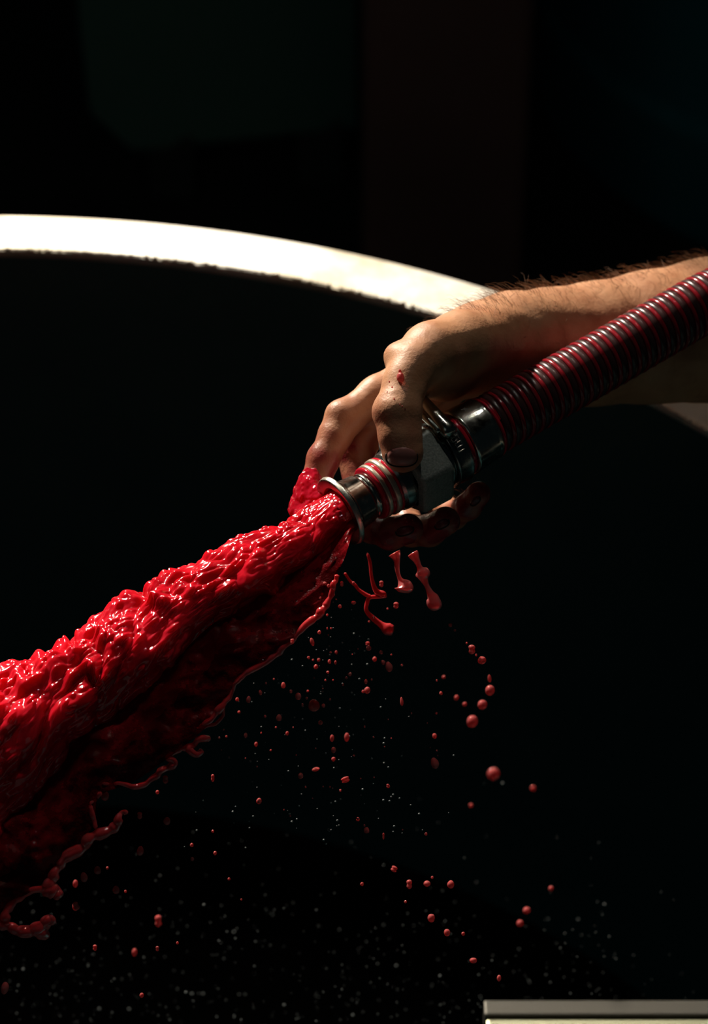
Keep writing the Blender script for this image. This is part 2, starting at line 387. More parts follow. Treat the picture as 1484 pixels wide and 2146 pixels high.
# lug bar across the top of the collar
def axp(t, ang, r): return axis_pt(t) + r * MM * (math.cos(math.radians(ang)) * an + math.sin(math.radians(ang)) * ab)
UPANG = None
for s in (1, -1):
    q = axp(280, 60 * s, 20) - axp(280, 0, 20)
    if q[1] > 0: UPS = s
lug_pts = spline([P(862, 822, -.004), P(890, 850, -.013), P(922, 884, -.0225), P(948, 912, -.0255)], 20)
Vt, Ft = tube(lug_pts, np.array([4.6] * 15 + [4.9, 5.2, 5.2, 4.9, 3.2]) * MM, 24)
mesh('lug_bar', W(Vt), Ft, M['polished'], hose)
lg2 = spline([P(856, 838, -.010), P(888, 872, -.0215), P(922, 905, -.0265)], 14)
Vt, Ft = tube(lg2, 2.0 * MM, 14); mesh('lug_highlight_tube', W(Vt), Ft, M['polished'], hose)  # highlight along the lug bar's lower side, built as a thin tube
# raised marks on the collar (open bracket over an E)
def mark(strokes):
    Vs, Fs = [], []
    for (t0, g0, t1, g1) in strokes:
        pts = [axp(t0 + (t1 - t0) * u, g0 + (g1 - g0) * u, 20.9) for u in np.linspace(0, 1, 6)]
        v, f_ = tube(pts, .42 * MM, 8); f_ = [tuple(i + len(Vs) for i in q) for q in f_]; Vs += list(v); Fs += f_
    return W(np.array(Vs)), Fs
U = UPS
mesh('raised_letter', *mark([(247, U * 12, 247, U * 6), (247, U * 12, 262, U * 12), (247, U * 6, 256, U * 6), (262, U * 12, 262, U * 6)]), M['polished'], hose)
mesh('raised_letter', *mark([(248, U * 2, 248, -U * 12), (248, U * 2, 262, U * 2), (248, -U * 5, 262, -U * 5), (248, -U * 12, 262, -U * 12), (262, U * 2, 262, -U * 1)]), M['polished'], hose)
# hose body, gently bent beyond the frame
def hose_c(t):
    c_ = axis_pt(t); s = max(0, t - 850) / 1000
    return c_ + np.array([0, -.25 * s * s, 0])
ts = np.arange(350, 1750, 4.0)
hp = np.array([hose_c(t) for t in ts])
Vt, Ft = tube(hp, 16.6 * MM, 48); mesh('hose_wall', W(Vt), Ft, M['hosewall'], hose)
def helix(r0, phase, wire, flat, t0=358, t1=1740):
    pitch = 23.2; n = int((t1 - t0) / pitch * 40); tt = np.linspace(t0, t1, n); c_ = np.array([hose_c(t) for t in tt])
    a = 2 * np.pi * (tt - t0) / pitch * (1) + phase
    ring = c_ + r0 * MM * (np.cos(a)[:, None] * an + np.sin(a)[:, None] * ab)
    rad = (np.cos(a)[:, None] * an + np.sin(a)[:, None] * ab); seg = 8; V = []
    for j in range(seg):
        b = 2 * np.pi * j / seg; V.append(ring + wire * MM * (math.cos(b) * rad * flat + math.sin(b) * adir))
    V = np.stack(V, 1).reshape(-1, 3); i = np.arange(n - 1)[:, None] * seg; j = np.arange(seg)[None]
    k = (j + 1) % seg
    Q = np.stack([i + j, i + k, i + seg + k, i + seg + j], -1).reshape(-1, 4)
    return W(V), Q
V, Q = helix(17.0, 0, 1.4, .75); fast_mesh('red_helix', V, Q, M['rib'], hose)
V, Q = helix(16.2, math.pi, 2.3, .7); fast_mesh('clear_helix', V, Q, M['clearrib'], hose)

# ---------------------------------------------------------------- hand and forearm (one continuous skin by surface nets)
def smin(a, b, k):
    h = np.clip(.5 + .5 * (b - a) / k, 0, 1); return b + (a - b) * h - k * h * (1 - h)
def cone_sdf(X, a, b, ra, rb):
    ba = b - a; L2 = ba.dot(ba); pa = X - a; h = np.clip((pa @ ba) / L2, 0, 1)
    return np.linalg.norm(pa - h[..., None] * ba, axis=-1) - (ra + (rb - ra) * h)
def q(px, py, d): return P(px, py, d * MM)
PR = []                                     # (a, b, ra, rb, k)
def chain(rows, k):
    pts = [(q(x, y, d), r * MM) for x, y, d, r in rows]
    for (a, ra), (b, rb) in zip(pts[:-1], pts[1:]): PR.append((a, b, ra, rb, k * MM))
# forearm, two overlapping cores
chain([(2150, 610, 225, 46), (1800, 650, 170, 44), (1484, 684, 138, 40.3), (1360, 702, 119, 37.3), (1240, 715, 103, 33.8), (1150, 716, 87, 30), (1075, 714, 68, 26.5)], 10)
chain([(1484, 720, 150, 36), (1240, 745, 117, 27), (1090, 745, 88, 22)], 12)
# wrist to palm
chain([(1075, 714, 64, 27), (1010, 728, 52, 24), (955, 742, 42, 20.5)], 12)
chain([(1075, 740, 86, 22), (960, 768, 78, 18), (925, 790, 74, 12)], 12)
chain([(1040, 728, 70, 22), (930, 758, 58, 17), (885, 776, 50, 13)], 12)
chain([(1000, 730, 48, 20), (905, 748, 34, 15), (862, 778, 26, 11.5)], 12)
# thumb metacarpal, thenar and thumb
chain([(1030, 716, 38, 20), (965, 722, 8, 17.5), (905, 738, -12, 15.5), (866, 768, -24, 13.0)], 9)
chain([(985, 760, 34, 17), (930, 782, 12, 14), (895, 800, -4, 10)], 9)
chain([(866, 768, -24, 13.2), (850, 800, -30, 11.6), (834, 862, -37, 12.8)], 5)
chain([(834, 864, -37, 12.8), (838, 910, -38.5, 11.4), (844, 947, -39, 11.5)], 3.5)
# index
chain([(880, 775, 24, 11.5), (790, 826, 14, 9.8), (724, 876, 6, 10.3)], 5)
chain([(724, 876, 6, 10.3), (702, 915, 2, 9.3), (678, 962, -2, 8.9)], 3.5)
chain([(678, 962, -2, 8.9), (658, 1020, -4, 8.6), (648, 1062, -4, 8.0)], 3)
# middle
chain([(880, 790, 40, 11), (800, 872, 27, 9.8), (744, 948, 22, 10.2)], 4)
chain([(744, 948, 22, 10.2), (758, 1030, 15, 9.4), (782, 1104, 4, 9.2)], 3.5)
chain([(782, 1104, 4, 9.2), (818, 1118, -8, 9.0), (856, 1108, -15, 8.6)], 3)
# ring
chain([(905, 800, 62, 11), (858, 900, 68, 9.8), (826, 1000, 62, 10)], 4)
chain([(826, 1000, 62, 10), (838, 1060, 44, 9.2), (862, 1112, 26, 9.0)], 3.5)
chain([(862, 1112, 26, 9.0), (900, 1112, 8, 8.8), (934, 1092, -4, 8.2)], 3)
# little
chain([(935, 815, 76, 10), (915, 920, 84, 8.8), (898, 1000, 78, 8.8)], 4)
chain([(898, 1000, 78, 8.8), (920, 1050, 58, 8.0), (950, 1080, 40, 7.8)], 3.5)
chain([(950, 1080, 40, 7.8), (980, 1062, 25, 7.6), (1003, 1036, 18, 7.2)], 3)
# knuckle, tendon and bone accents
BUMPS = [(q(828, 744, -20), 5.5, 8), (q(812, 866, -36), 6.4, 6), (q(708, 866, 3), 4.5, 7)]
CREASE = []
def creases():
    for (y0, c_) in ((828, .35), (838, .5), (846, .55), (855, .5), (864, .35)):
        CREASE.append((q(797, y0 + 4, -44), q(862, y0 - 3, -49), c_))
creases()
def sdf(X, clampv=.02):
    Fd = np.full(X.shape[:-1], clampv)
    for a, b, ra, rb, k in PR: Fd = smin(Fd, cone_sdf(X, a, b, ra, rb), k)
    for c_, r, k in BUMPS: Fd = smin(Fd, np.linalg.norm(X - c_, axis=-1) - r * MM, k * MM)
    return Fd
def grid_field(xs, ys, zs, prims, extra=(), clampv=.02, post=None):
    Fd = np.full((len(xs), len(ys), len(zs)), clampv, np.float32)
    def win(lo, hi):
        s = []
        for ar, l, h in zip((xs, ys, zs), lo, hi):
            i0 = max(0, np.searchsorted(ar, l) - 1); i1 = min(len(ar), np.searchsorted(ar, h) + 1); s.append((i0, i1))
        return s
    def pts(w_): return np.stack(np.meshgrid(xs[w_[0][0]:w_[0][1]], ys[w_[1][0]:w_[1][1]], zs[w_[2][0]:w_[2][1]], indexing='ij'), -1)
    for a, b, ra, rb, k in prims:
        m_ = max(ra, rb) + max(k, .004) * 2.0; w_ = win(np.minimum(a, b) - m_, np.maximum(a, b) + m_)
        sl = tuple(slice(*x) for x in w_)
        if min(Fd[sl].shape) == 0: continue
        Fd[sl] = smin(Fd[sl], cone_sdf(pts(w_), a, b, ra, rb), k)
    for c_, r, k in extra:
        m_ = (r + 2 * k) * MM; w_ = win(c_ - m_, c_ + m_); sl = tuple(slice(*x) for x in w_)
        Fd[sl] = smin(Fd[sl], np.linalg.norm(pts(w_) - c_, axis=-1) - r * MM, k * MM)
    if post is not None:
        sh = np.abs(Fd) < .006; ix = np.nonzero(sh); X = np.stack([xs[ix[0]], ys[ix[1]], zs[ix[2]]], -1)
        Fd[ix] += post(X)
    return Fd
def nets(Fd, xs, ys, zs):
    s = Fd < 0; nx, ny, nz = s.shape
    cnt = np.zeros((nx - 1, ny - 1, nz - 1)); acc = np.zeros((nx - 1, ny - 1, nz - 1, 3))
    axs = (xs, ys, zs)
    for ax in range(3):
        a = [slice(None)] * 3; b = [slice(None)] * 3; a[ax] = slice(0, -1); b[ax] = slice(1, None)
        fa, fb = Fd[tuple(a)], Fd[tuple(b)]; cr = (fa < 0) != (fb < 0); I = np.nonzero(cr)
        tt = fa[I] / (fa[I] - fb[I]); pos = np.stack([axs[k][I[k]] for k in range(3)], -1).astype(float)
        lo = axs[ax][I[ax]]; hi = axs[ax][I[ax] + 1]; pos[:, ax] = lo + tt * (hi - lo)
        o1, o2 = [k for k in range(3) if k != ax]
        for u in (0, 1):
            for v_ in (0, 1):
                J = [i.copy() for i in I]; J[o1] -= u; J[o2] -= v_
                ok = (J[o1] >= 0) & (J[o2] >= 0) & (J[o1] < (nx, ny, nz)[o1] - 1) & (J[o2] < (nx, ny, nz)[o2] - 1)
                K = tuple(j[ok] for j in J); np.add.at(cnt, K, 1); np.add.at(acc, K, pos[ok])
    ids = np.full(cnt.shape, -1); on = cnt > 0; ids[on] = np.arange(on.sum()); V = acc[on] / cnt[on][:, None]
    Q = []
    for ax in range(3):
        a = [slice(None)] * 3; b = [slice(None)] * 3; a[ax] = slice(0, -1); b[ax] = slice(1, None)
        sa, sb = s[tuple(a)], s[tuple(b)]; I = np.array(np.nonzero(sa != sb)); o1, o2 = [k for k in range(3) if k != ax]
        ok = (I[o1] > 0) & (I[o2] > 0) & (I[o1] < (nx, ny, nz)[o1] - 1) & (I[o2] < (nx, ny, nz)[o2] - 1); I = I[:, ok]
        def idx(u, v_):
            J = I.copy(); J[o1] -= u; J[o2] -= v_; return ids[tuple(J)]
        qd = np.stack([idx(0, 0), idx(1, 0), idx(1, 1), idx(0, 1)], -1); flip = sa[tuple(I)]
        if ax == 1: flip = ~flip
        qd[flip] = qd[flip][:, ::-1]; Q.append(qd)
    return V, np.vstack(Q)
def skin_post(X):
    d_ = np.zeros(len(X))
    for a, b, c_ in CREASE:                 # folds over the thumb joint
        ba = b - a; h = np.clip(((X - a) @ ba) / ba.dot(ba), 0, 1); r = np.linalg.norm(X - a - h[:, None] * ba, axis=-1)
        d_ += c_ * MM * np.exp(-(np.minimum(r, .02) / (1.5 * MM)) ** 2) * np.sin(np.pi * np.clip(h, .02, .98))
    # long low relief: tendons, veins
    d_ += .00035 * vnoise(X[:, 0] * 45, X[:, 1] * 120, X[:, 2] * 70) + .00007 * vnoise(X[:, 0] * 330, X[:, 1] * 330, X[:, 2] * 330)
    return d_
xs = np.concatenate([np.arange(P(600, 0)[0], P(1080, 0)[0], .0010), np.arange(P(1080, 0)[0], P(1560, 0)[0], .0018), np.arange(P(1560, 0)[0], .50, .004)])
ys = np.arange(P(0, 1160)[1], P(0, 500)[1] + .04, .0011); zs = np.arange(1.5 - .058, 1.5 + .29, .0013)
Fd = grid_field(xs, ys, zs, PR, BUMPS, post=skin_post); V, Q = nets(Fd, xs, ys, zs)
HV = V; skin = fast_mesh('person', W(V), Q, M['skin'])
tagged(skin, 'bare hairy forearm and wet hand gripping the steel hose coupling', 'person')
# wine stain mask as data: fingers dipped in wine, darkened further to paint in their shade
wm = np.zeros(len(HV))
for (x, y, d, r, s_) in ((640, 1070, -4, 30, 1.0), (690, 980, 4, 28, .95), (730, 915, 16, 24, .7), (750, 950, 20, 24, .85), (800, 1112, -6, 38, 1), (860, 1105, -18, 38, 1), (930, 1095, -8, 38, 1), (1000, 1045, 14, 34, 1), (845, 975, -45, 13, .45), (800, 880, -38, 10, .5), (835, 940, -40, 22, .45)):
    wm = np.maximum(wm, s_ * np.exp(-(np.linalg.norm(HV - q(x, y, d), axis=1) / (r * MM)) ** 2 * 1.2))
wm = np.clip(wm * (1 + .5 * vnoise(HV[:, 0] * 160, HV[:, 1] * 160, HV[:, 2] * 160)), 0, 1)
at_l = skin.data.attributes.new('wine', 'FLOAT', 'POINT'); at_l.data.foreach_set('value', wm.astype(np.float32))
hand_o = W(q(900, 800, 20)); recentre(skin, hand_o)

def march(px, py, d0=-.075):
    X = P(px, py, d0); dr = X / np.linalg.norm(X)
    for _ in range(80):
        s_ = float(sdf(X[None])[0]); X = X + dr * s_ * .8
        if s_ < 2e-5: break
    return X
def sgrad(X):
    e = 2e-4; return np.array([float(sdf((X + e * v_)[None])[0] - sdf((X - e * v_)[None])[0]) for v_ in np.eye(3)]) / (2 * e)
def nail(cx, cy, rx, ry, rot, m='nail'):
    nr, ns = 7, 28; V = []; ca, sa = math.cos(rot), math.sin(rot)
    rows = []
    for i in range(nr + 1):
        for j in range(ns):
            a = 2 * math.pi * j / ns; rr = i / nr; ex = np.sign(math.cos(a)) * abs(math.cos(a)) ** .8; ey = np.sign(math.sin(a)) * abs(math.sin(a)) ** .8
            u, v_ = rx * rr * ex, ry * rr * ey; X = march(cx + u * ca - v_ * sa, cy + u * sa + v_ * ca)
            n_ = sgrad(X); n_ /= np.linalg.norm(n_) + 1e-9; off = .55 * (1 - rr ** 6) - .35 * (rr > .99)
            V.append(X + n_ * off * MM); 
            if i == nr: rows.append(X + n_ * .12 * MM)
    Fc = [(i * ns + j, i * ns + (j + 1) % ns, (i + 1) * ns + (j + 1) % ns, (i + 1) * ns + j) for i in range(nr) for j in range(ns)]
    o = mesh('fingernail', W(np.array(V)), Fc, M[m], skin)
    # dark line of grime under the free edge
    k0 = [j for j in range(ns) if math.sin(2 * math.pi * j / ns) > -.25]
    seq = sorted(k0, key=lambda j: (j + 4) % ns); Vt, Ft = tube(np.array([rows[j] for j in seq]), .42 * MM, 8)
    mesh('nail_grime', W(Vt), Ft, M['grime'], skin)
nail(842, 957, 33, 21, 0.0)
nail(848, 1112, 19, 10, -.25, 'rednail')
nail(926, 1098, 16, 9, -.45, 'rednail')
nail(996, 1050, 12, 7, -.7, 'rednail')

# arm hair, one mass
HVn = W(HV); src = []
me = skin.data; nn = np.zeros(len(me.vertices) * 3); me.vertices.foreach_get('normal', nn); nn = nn.reshape(-1, 3)
upcam = nn @ np.array([0, SP, CP]); depthn = nn @ np.array([0, CP, -SP])
pxv = HV[:, 0] / HV[:, 2] * F + 742
prob = np.clip((pxv - 880) / 160, 0, 1) * (np.clip((upcam - .55) / .4, 0.0, 1) + .03) * (pxv < 1640) * np.clip((HV[:, 2] - 1.50) / .02, 0, 1)
prob[HV[:, 0] > 0] += 0
idx = rng.choice(len(HV), 1300, p=prob / prob.sum())
Vh, Fh = [], []
for i in idx:
    b = HVn[i]; n_ = nn[i]; L = rng.uniform(.003, .0115); f_ = np.array([-1, .1, .25]) + rng.normal(0, .45, 3); f_ -= n_ * f_.dot(n_) * .8; f_ /= np.linalg.norm(f_)
    s_ = np.cross(n_, f_); s_ /= np.linalg.norm(s_) + 1e-9; w_ = rng.uniform(.00008, .00015)
    lift = rng.uniform(.35, .9); k0 = len(Vh)
    for u in (0, .33, .66, 1):
        c_ = b + L * (f_ * u + n_ * lift * math.sin(u * 2.0) * .7) + s_ * L * .25 * u * u * math.sin(i)
        ww = w_ * (1 - .8 * u); Vh += [c_ + s_ * ww, c_ - s_ * ww * .5 + n_ * ww * .8, c_ - s_ * ww * .5 - n_ * ww * .8]
    for r_ in range(3):
        for j in range(3): Fh.append((k0 + r_ * 3 + j, k0 + r_ * 3 + (j + 1) % 3, k0 + r_ * 3 + 3 + (j + 1) % 3, k0 + r_ * 3 + 3 + j))
ho = fast_mesh('arm_hair', np.array(Vh), np.array(Fh), M['hair'], skin); ho['kind'] = 'stuff'

# ---------------------------------------------------------------- the gush of wine
top_px = [(704, 1023), (684, 1036), (640, 1068), (600, 1091), (560, 1110), (500, 1136), (440, 1166), (380, 1198), (310, 1238), (250, 1274), (200, 1308), (150, 1347), (80, 1372), (0, 1412), (-120, 1490), (-260, 1600), (-420, 1780), (-560, 2020)]
bot_px = [(751, 1108), (738, 1122), (724, 1165), (706, 1205), (690, 1245), (650, 1300), (600, 1350), (560, 1385), (505, 1425), (465, 1480), (425, 1530), (350, 1590), (280, 1638), (210, 1668), (192, 1735), (128, 1812), (66, 1866), (8, 1912), (-130, 2120), (-260, 2420)]
def bound(lst, n): return spline(np.array(lst, float), n)
NU, NV = 620, 300
Tp, Bp = bound(top_px, NU), bound(bot_px, NU)
us = np.linspace(0, 1, NU)
lower = .30 + .0 * us
# the opaque core takes the upper part, the film hangs under it
core_frac = np.interp(us, [0, .05, .12, .25, .4, .6, .75, 1], [1.0, 1.0, .86, .68, .66, .72, .8, .9])
def dcen(px): return -.030 - .12 * (712 - px) / 3710 * (px < 712)
Cb = Tp + (Bp - Tp) * core_frac[:, None]
ctr = (Tp + Cb) / 2; half = np.linalg.norm(Cb - Tp, axis=1) / 2 / 3710 * (D0 - .03)
ctr3 = np.array([P(x, y, dcen(x)) for x, y in ctr]); top3 = np.array([P(x, y, dcen(x)) for x, y in Tp])
rad = np.linalg.norm(top3 - ctr3, axis=1); up3 = (top3 - ctr3) / rad[:, None]
Tn = np.gradient(ctr3, axis=0); Tn /= np.linalg.norm(Tn, axis=1)[:, None]; fr = np.cross(Tn, up3); fr /= np.linalg.norm(fr, axis=1)[:, None]
thick = np.interp(us, [0, .1, .3, .6, 1], [.0175, .020, .025, .032, .040]) 
va = np.linspace(0, 2 * np.pi, NV, endpoint=False)
cu, su = np.cos(va), np.sin(va)
asym = 1 - .35 * np.clip(-cu, 0, 1)        # thinner towards the underside
base = ctr3[:, None] + rad[:, None, None] * cu[None, :, None] * up3[:, None] + (thick[:, None] * (su * asym)[None])[..., None] * fr[:, None]
nrm = (cu[None, :, None] * up3[:, None] / rad[:, None, None] + su[None, :, None] * fr[:, None] / thick[:, None, None]); nrm /= np.linalg.norm(nrm, axis=-1)[..., None]
arc = np.concatenate([[0], np.cumsum(np.linalg.norm(np.diff(ctr3, axis=0), axis=1))])
A = arc[:, None] + 0 * va[None]; pos = base
# flow-aligned coordinates for the turbulence
c1 = rad[:, None] * cu[None] ; c2 = thick[:, None] * su[None]
amp = np.interp(us, [0, .05, .15, .35, .6, 1], [.0002, .0007, .0016, .0034, .0048, .0055])[:, None]
sk = A + c1 * .5
def rid(x): return 1 - 2 * np.abs(x)
wx, wy = vnoise(sk * 60, c1 * 60 + 9, c2 * 60), vnoise(sk * 60 + 31, c1 * 60, c2 * 60 + 5)
def bil(x): return 2.6 * np.sqrt(x * x + .012) - .80
big = bil(vnoise(sk * 50 + wx * .6, c1 * 62 + wy * .7, c2 * 62))
mid = bil(vnoise(sk * 72 + wx * .8, c1 * 120 + wy * .8, c2 * 135 + 7))
fin = bil(vnoise(sk * 150 + .5 * mid, c1 * 420 + wx, c2 * 420))
fin2 = vnoise(sk * 300, c1 * 700, c2 * 700 + 3)
near = np.clip(1 - us / .30, 0, 1)[:, None]
disp = amp * (.80 * big + (.50 - .22 * np.clip(us * 2 - .7, 0, 1))[:, None] * mid * (.7 + .5 * wx) + .14 * fin) + .00030 * fin * np.clip(us * 14, 0, 1)[:, None] * (.5 + near) + .00015 * fin2
pos = base + nrm * disp[..., None] + Tn[:, None] * (amp * .5 * wx)[..., None]
V = pos.reshape(-1, 3)
i = np.arange(NU - 1)[:, None] * NV; j = np.arange(NV)[None]; k = (j + 1) % NV
Q = np.stack([i + j, i + k, i + NV + k, i + NV + j], -1).reshape(-1, 4)
gush = tagged(empty('wine_gush', W(ctr3[0])), 'thick lumpy gush of bright red wine pouring from the nozzle', 'wine')
fast_mesh('jet', W(V), Q, M['jet'], gush)
# hanging film under the jet: thin curtain, thickness by two skins
NF = 60; fi = np.arange(0, 600)
Bw = Bp + 0
Vf = []
v_ = np.linspace(0, 1, NF)
for s_ in (1, -1):
    for a in fi:
        p0 = ctr3[a] - up3[a] * rad[a] * .5; p0[2] -= thick[a] * .72; pb = P(Bw[a][0], Bw[a][1], dcen(Bw[a][0]) - min(.034, .004 + a * .0006))
        L = p0[None] + (pb - p0)[None] * v_[:, None]; bulge = (-.006 * np.sin(np.pi * v_ * .9)) * (thick[a] / .03)
        L = L + fr[a][None] * 0; L[:, 2] += bulge
        hgt = np.linalg.norm(pb - p0) * v_; wv = .0026 * vnoise(arc[a] * 60 + v_ * 3, hgt * 70, np.full(NF, .3)) + .0012 * vnoise(arc[a] * 170 + hgt * 60, hgt * 230, np.full(NF, 4.3))
        L[:, 2] += wv + s_ * .0004
        Vf.append(L)
Vf = np.array(Vf).reshape(2, len(fi), NF, 3); n1 = len(fi) * NF
ii = np.arange(len(fi) - 1)[:, None] * NF; jj = np.arange(NF - 1)[None]
Qa = np.stack([ii + jj, ii + jj + 1, ii + NF + jj + 1, ii + NF + jj], -1).reshape(-1, 4)
fast_mesh('wine_film', W(Vf.reshape(-1, 3)), np.vstack([Qa, Qa[:, ::-1] + n1]), M['film'], gush)
# ropes of wine along the torn lower edge
def rope(pts, r, m=M['strand'], par=gush, wobble=.3, n=None, seg=10, dd=-.036):
    L = sum(math.dist(a[:2], b[:2]) for a, b in zip(pts[:-1], pts[1:])); n = n or max(8, int(L / 3.5))
    c_ = spline(np.array([(x, y, rr) for (x, y, *rest), rr in zip(pts, r if hasattr(r, '__len__') else [r] * len(pts))], float), n)
    ph = rng.uniform(0, 50); k_ = np.arange(n) * .25
    jit = vnoise(k_ + ph, k_ * 0, k_ * 0); jit2 = vnoise(k_ + ph + 40, k_ * 0, k_ * 0)
    p3 = np.array([P(x + 2.6 * a * wobble * 3, y + 2.6 * b * wobble * 3, dcen(x) + dd + .0012 * a) for (x, y, rr), a, b in zip(c_, jit, jit2)])
    rr = np.maximum(c_[:, 2], .8) / 3710 * 1.46 * (1 + wobble * .8 * vnoise(k_ * 1.5 + ph, k_ * 0 + 3, k_ * 0)); rr[0] *= .5; rr[-1] *= .6
    Vt, Ft = tube(p3, rr, seg); return W(Vt), Ft
ed = [(706, 1205), (700, 1225), (688, 1255), (672, 1283), (640, 1312), (600, 1352), (566, 1382), (520, 1408), (498, 1430), (478, 1462), (462, 1485), (440, 1510), (408, 1528)]
mesh('edge_rope', *rope(ed, [3, 3.5, 4, 6, 4.5, 4, 5, 4, 3.5, 4, 4.5, 4, 3]), M['strand'], gush)
mesh('edge_rope', *rope([(470, 1478), (466, 1498), (450, 1516), (430, 1523), (412, 1526)], [2.2, 2.6, 2.2, 2, 2]), M['strand'], gush)
mesh('edge_rope', *rope([(440, 1549), (425, 1548), (408, 1556), (396, 1570), (412, 1580), (424, 1572)], [4.5, 4.5, 4, 5, 4.5, 4]), M['strand'], gush)
mesh('edge_rope', *rope([(398, 1568), (375, 1568), (352, 1585), (366, 1598), (340, 1612), (318, 1632), (285, 1648), (250, 1642), (216, 1644)], [5, 5, 3.5, 5.5, 4.5, 4, 4, 2.6, 2]), M['strand'], gush)
mesh('edge_rope', *rope([(215, 1662), (200, 1672), (190, 1688)], [3, 2.2, 2]), M['strand'], gush)
mesh('edge_rope', *rope([(190, 1685), (196, 1712), (203, 1735)], [3, 3.5, 4]), M['strand'], gush)
mesh('edge_rope', *rope([(268, 1703), (252, 1704), (246, 1725), (222, 1742), (190, 1754), (170, 1778), (140, 1796), (120, 1820), (108, 1845), (100, 1862)], [3, 3, 6, 8, 8, 8, 8, 6, 8, 12]), M['strand'], gush)
mesh('edge_rope', *rope([(90, 1864), (112, 1866), (128, 1880)], [9, 11, 8]), M['strand'], gush)
mesh('edge_rope', *rope([(100, 1862), (70, 1866), (40, 1880), (18, 1900), (10, 1925), (14, 1942)], [7, 4, 4.5, 6, 7, 6]), M['strand'], gush)
mesh('edge_rope', *rope([(-30, 1930), (6, 1938), (40, 1950), (72, 1950), (95, 1935), (112, 1922)], [6, 7, 7, 9, 8, 7]), M['strand'], gush)
mesh('edge_rope', *rope([(72, 1950), (88, 1958), (97, 1968)], [8, 8, 6]), M['strand'], gush)
# small beads thrown off the top edge
tb = []
for (x, y, r) in ((487, 1139, 7), (500, 1134, 6), (540, 1118, 5), (556, 1110, 6), (378, 1198, 7), (392, 1200, 5), (262, 1276, 9), (290, 1264, 6), (204, 1308, 8), (226, 1298, 6), (640, 1066, 4), (660, 1054, 4)):
    tb.append((*at(x, y, dcen(x)), r / 3710 * 1.46))
mesh('crest_bead', *blob_cloud(tb, 2), M['jet'], gush)['kind'] = 'stuff'

# splash sheathing the index fingertip: lumpy coat, same surface method
SP_PR = [(q(660, 1012, -4), q(646, 1066, -4), 10.0 * MM, 10.6 * MM, 3 * MM), (q(646, 1066, -4), q(650, 1085, -14), 10.6 * MM, 9 * MM, 3 * MM), (q(650, 1030, -10), q(676, 1052, -18), 7 * MM, 6 * MM, 4 * MM)]
xs2 = np.arange(P(600, 0)[0], P(710, 0)[0], .0006); ys2 = np.arange(P(0, 1130)[1], P(0, 970)[1], .0006); zs2 = np.arange(1.465, 1.52, .0007)
def sp_post(X): return .0011 * vnoise(X[:, 0] * 230, X[:, 1] * 230, X[:, 2] * 230) + .0004 * vnoise(X[:, 0] * 620, X[:, 1] * 620, X[:, 2] * 620)
V, Q = nets(grid_field(xs2, ys2, zs2, SP_PR, post=sp_post), xs2, ys2, zs2)
fast_mesh('finger_splash', W(V), Q, M['splash'], gush)

# ---------------------------------------------------------------- drips under the hand
def strand_thing(name, rows, label, mat_=M['drop'], d=-.062):
    c_ = spline(np.array(rows, float), 60); p3 = np.array([P(x, y, d) for x, y, r in c_]); rr = np.maximum(c_[:, 2], .5) / 3710 * 1.48
    rr[0] *= .2; rr[-1] *= .15
    Vt, Ft = tube(p3, rr, 20); o = mesh(name, W(Vt), Ft, mat_); tagged(o, label, 'wine drip'); recentre(o, W(p3[0])); return o
strand_thing('wine_drip', [(826, 1158, 9), (829, 1164, 7.5), (832, 1176, 4.5), (833, 1195, 3.2), (837, 1210, 3), (841, 1218, 5), (846, 1226, 11), (847, 1234, 13), (846, 1243, 7)], 'pink drip with a round bulb hanging under the curled fingers')
strand_thing('wine_drip', [(864, 1158, 7), (867, 1163, 7.5), (874, 1176, 4.5), (880, 1190, 4), (884, 1197, 9), (887, 1205, 10), (889, 1214, 6), (895, 1228, 3.5), (902, 1243, 5), (907, 1252, 8), (909, 1262, 10), (914, 1272, 9), (917, 1279, 5)], 'long pink beaded drip right of the round bulbed one')
strand_thing('wine_drip', [(770, 1158, 2), (776, 1180, 2.5), (779, 1210, 2.5), (788, 1238, 4), (803, 1246, 5), (800, 1250, 3), (776, 1252, 3), (770, 1262, 3), (768, 1280, 3), (782, 1296, 4), (800, 1310, 5), (812, 1318, 9), (826, 1322, 7)], 'thin dark forked strand of wine trailing below the nozzle', M['strand'], .0)
strand_thing('wine_drip', [(722, 1200, 2), (734, 1218, 2), (744, 1226, 2.4), (752, 1236, 2.4), (768, 1247, 3), (776, 1250, 3)], 'faint short strand of wine joining the forked one', M['strand'], .0)

# ---------------------------------------------------------------- droplets
import bmesh
def drop_mesh(kind, seed_):
    bm = bmesh.new(); bmesh.ops.create_icosphere(bm, subdivisions=3, radius=1); r_ = np.random.default_rng(seed_)
    for v_ in bm.verts:
        x, y, z = v_.co
        if kind == 1: v_.co.x *= 1 - .18 * z; v_.co.y *= 1 - .18 * z        # pear
        if kind == 2: s_ = 1 - .35 * math.exp(-(z * 2.6) ** 2); v_.co.x *= s_; v_.co.y *= s_   # waisted
        n_ = float(vnoise(np.array([x * 1.3 + seed_ * 9]), np.array([y * 1.3]), np.array([z * 1.3]))[0]); v_.co *= 1 + .07 * n_
    me = bpy.data.meshes.new('wine_droplet'); bm.to_mesh(me); bm.free(); me.polygons.foreach_set('use_smooth', [True] * len(me.polygons)); me.materials.append(M['drop']); return me
DM = [drop_mesh(k_ % 3 if k_ < 6 else 0, k_) for k_ in range(8)]
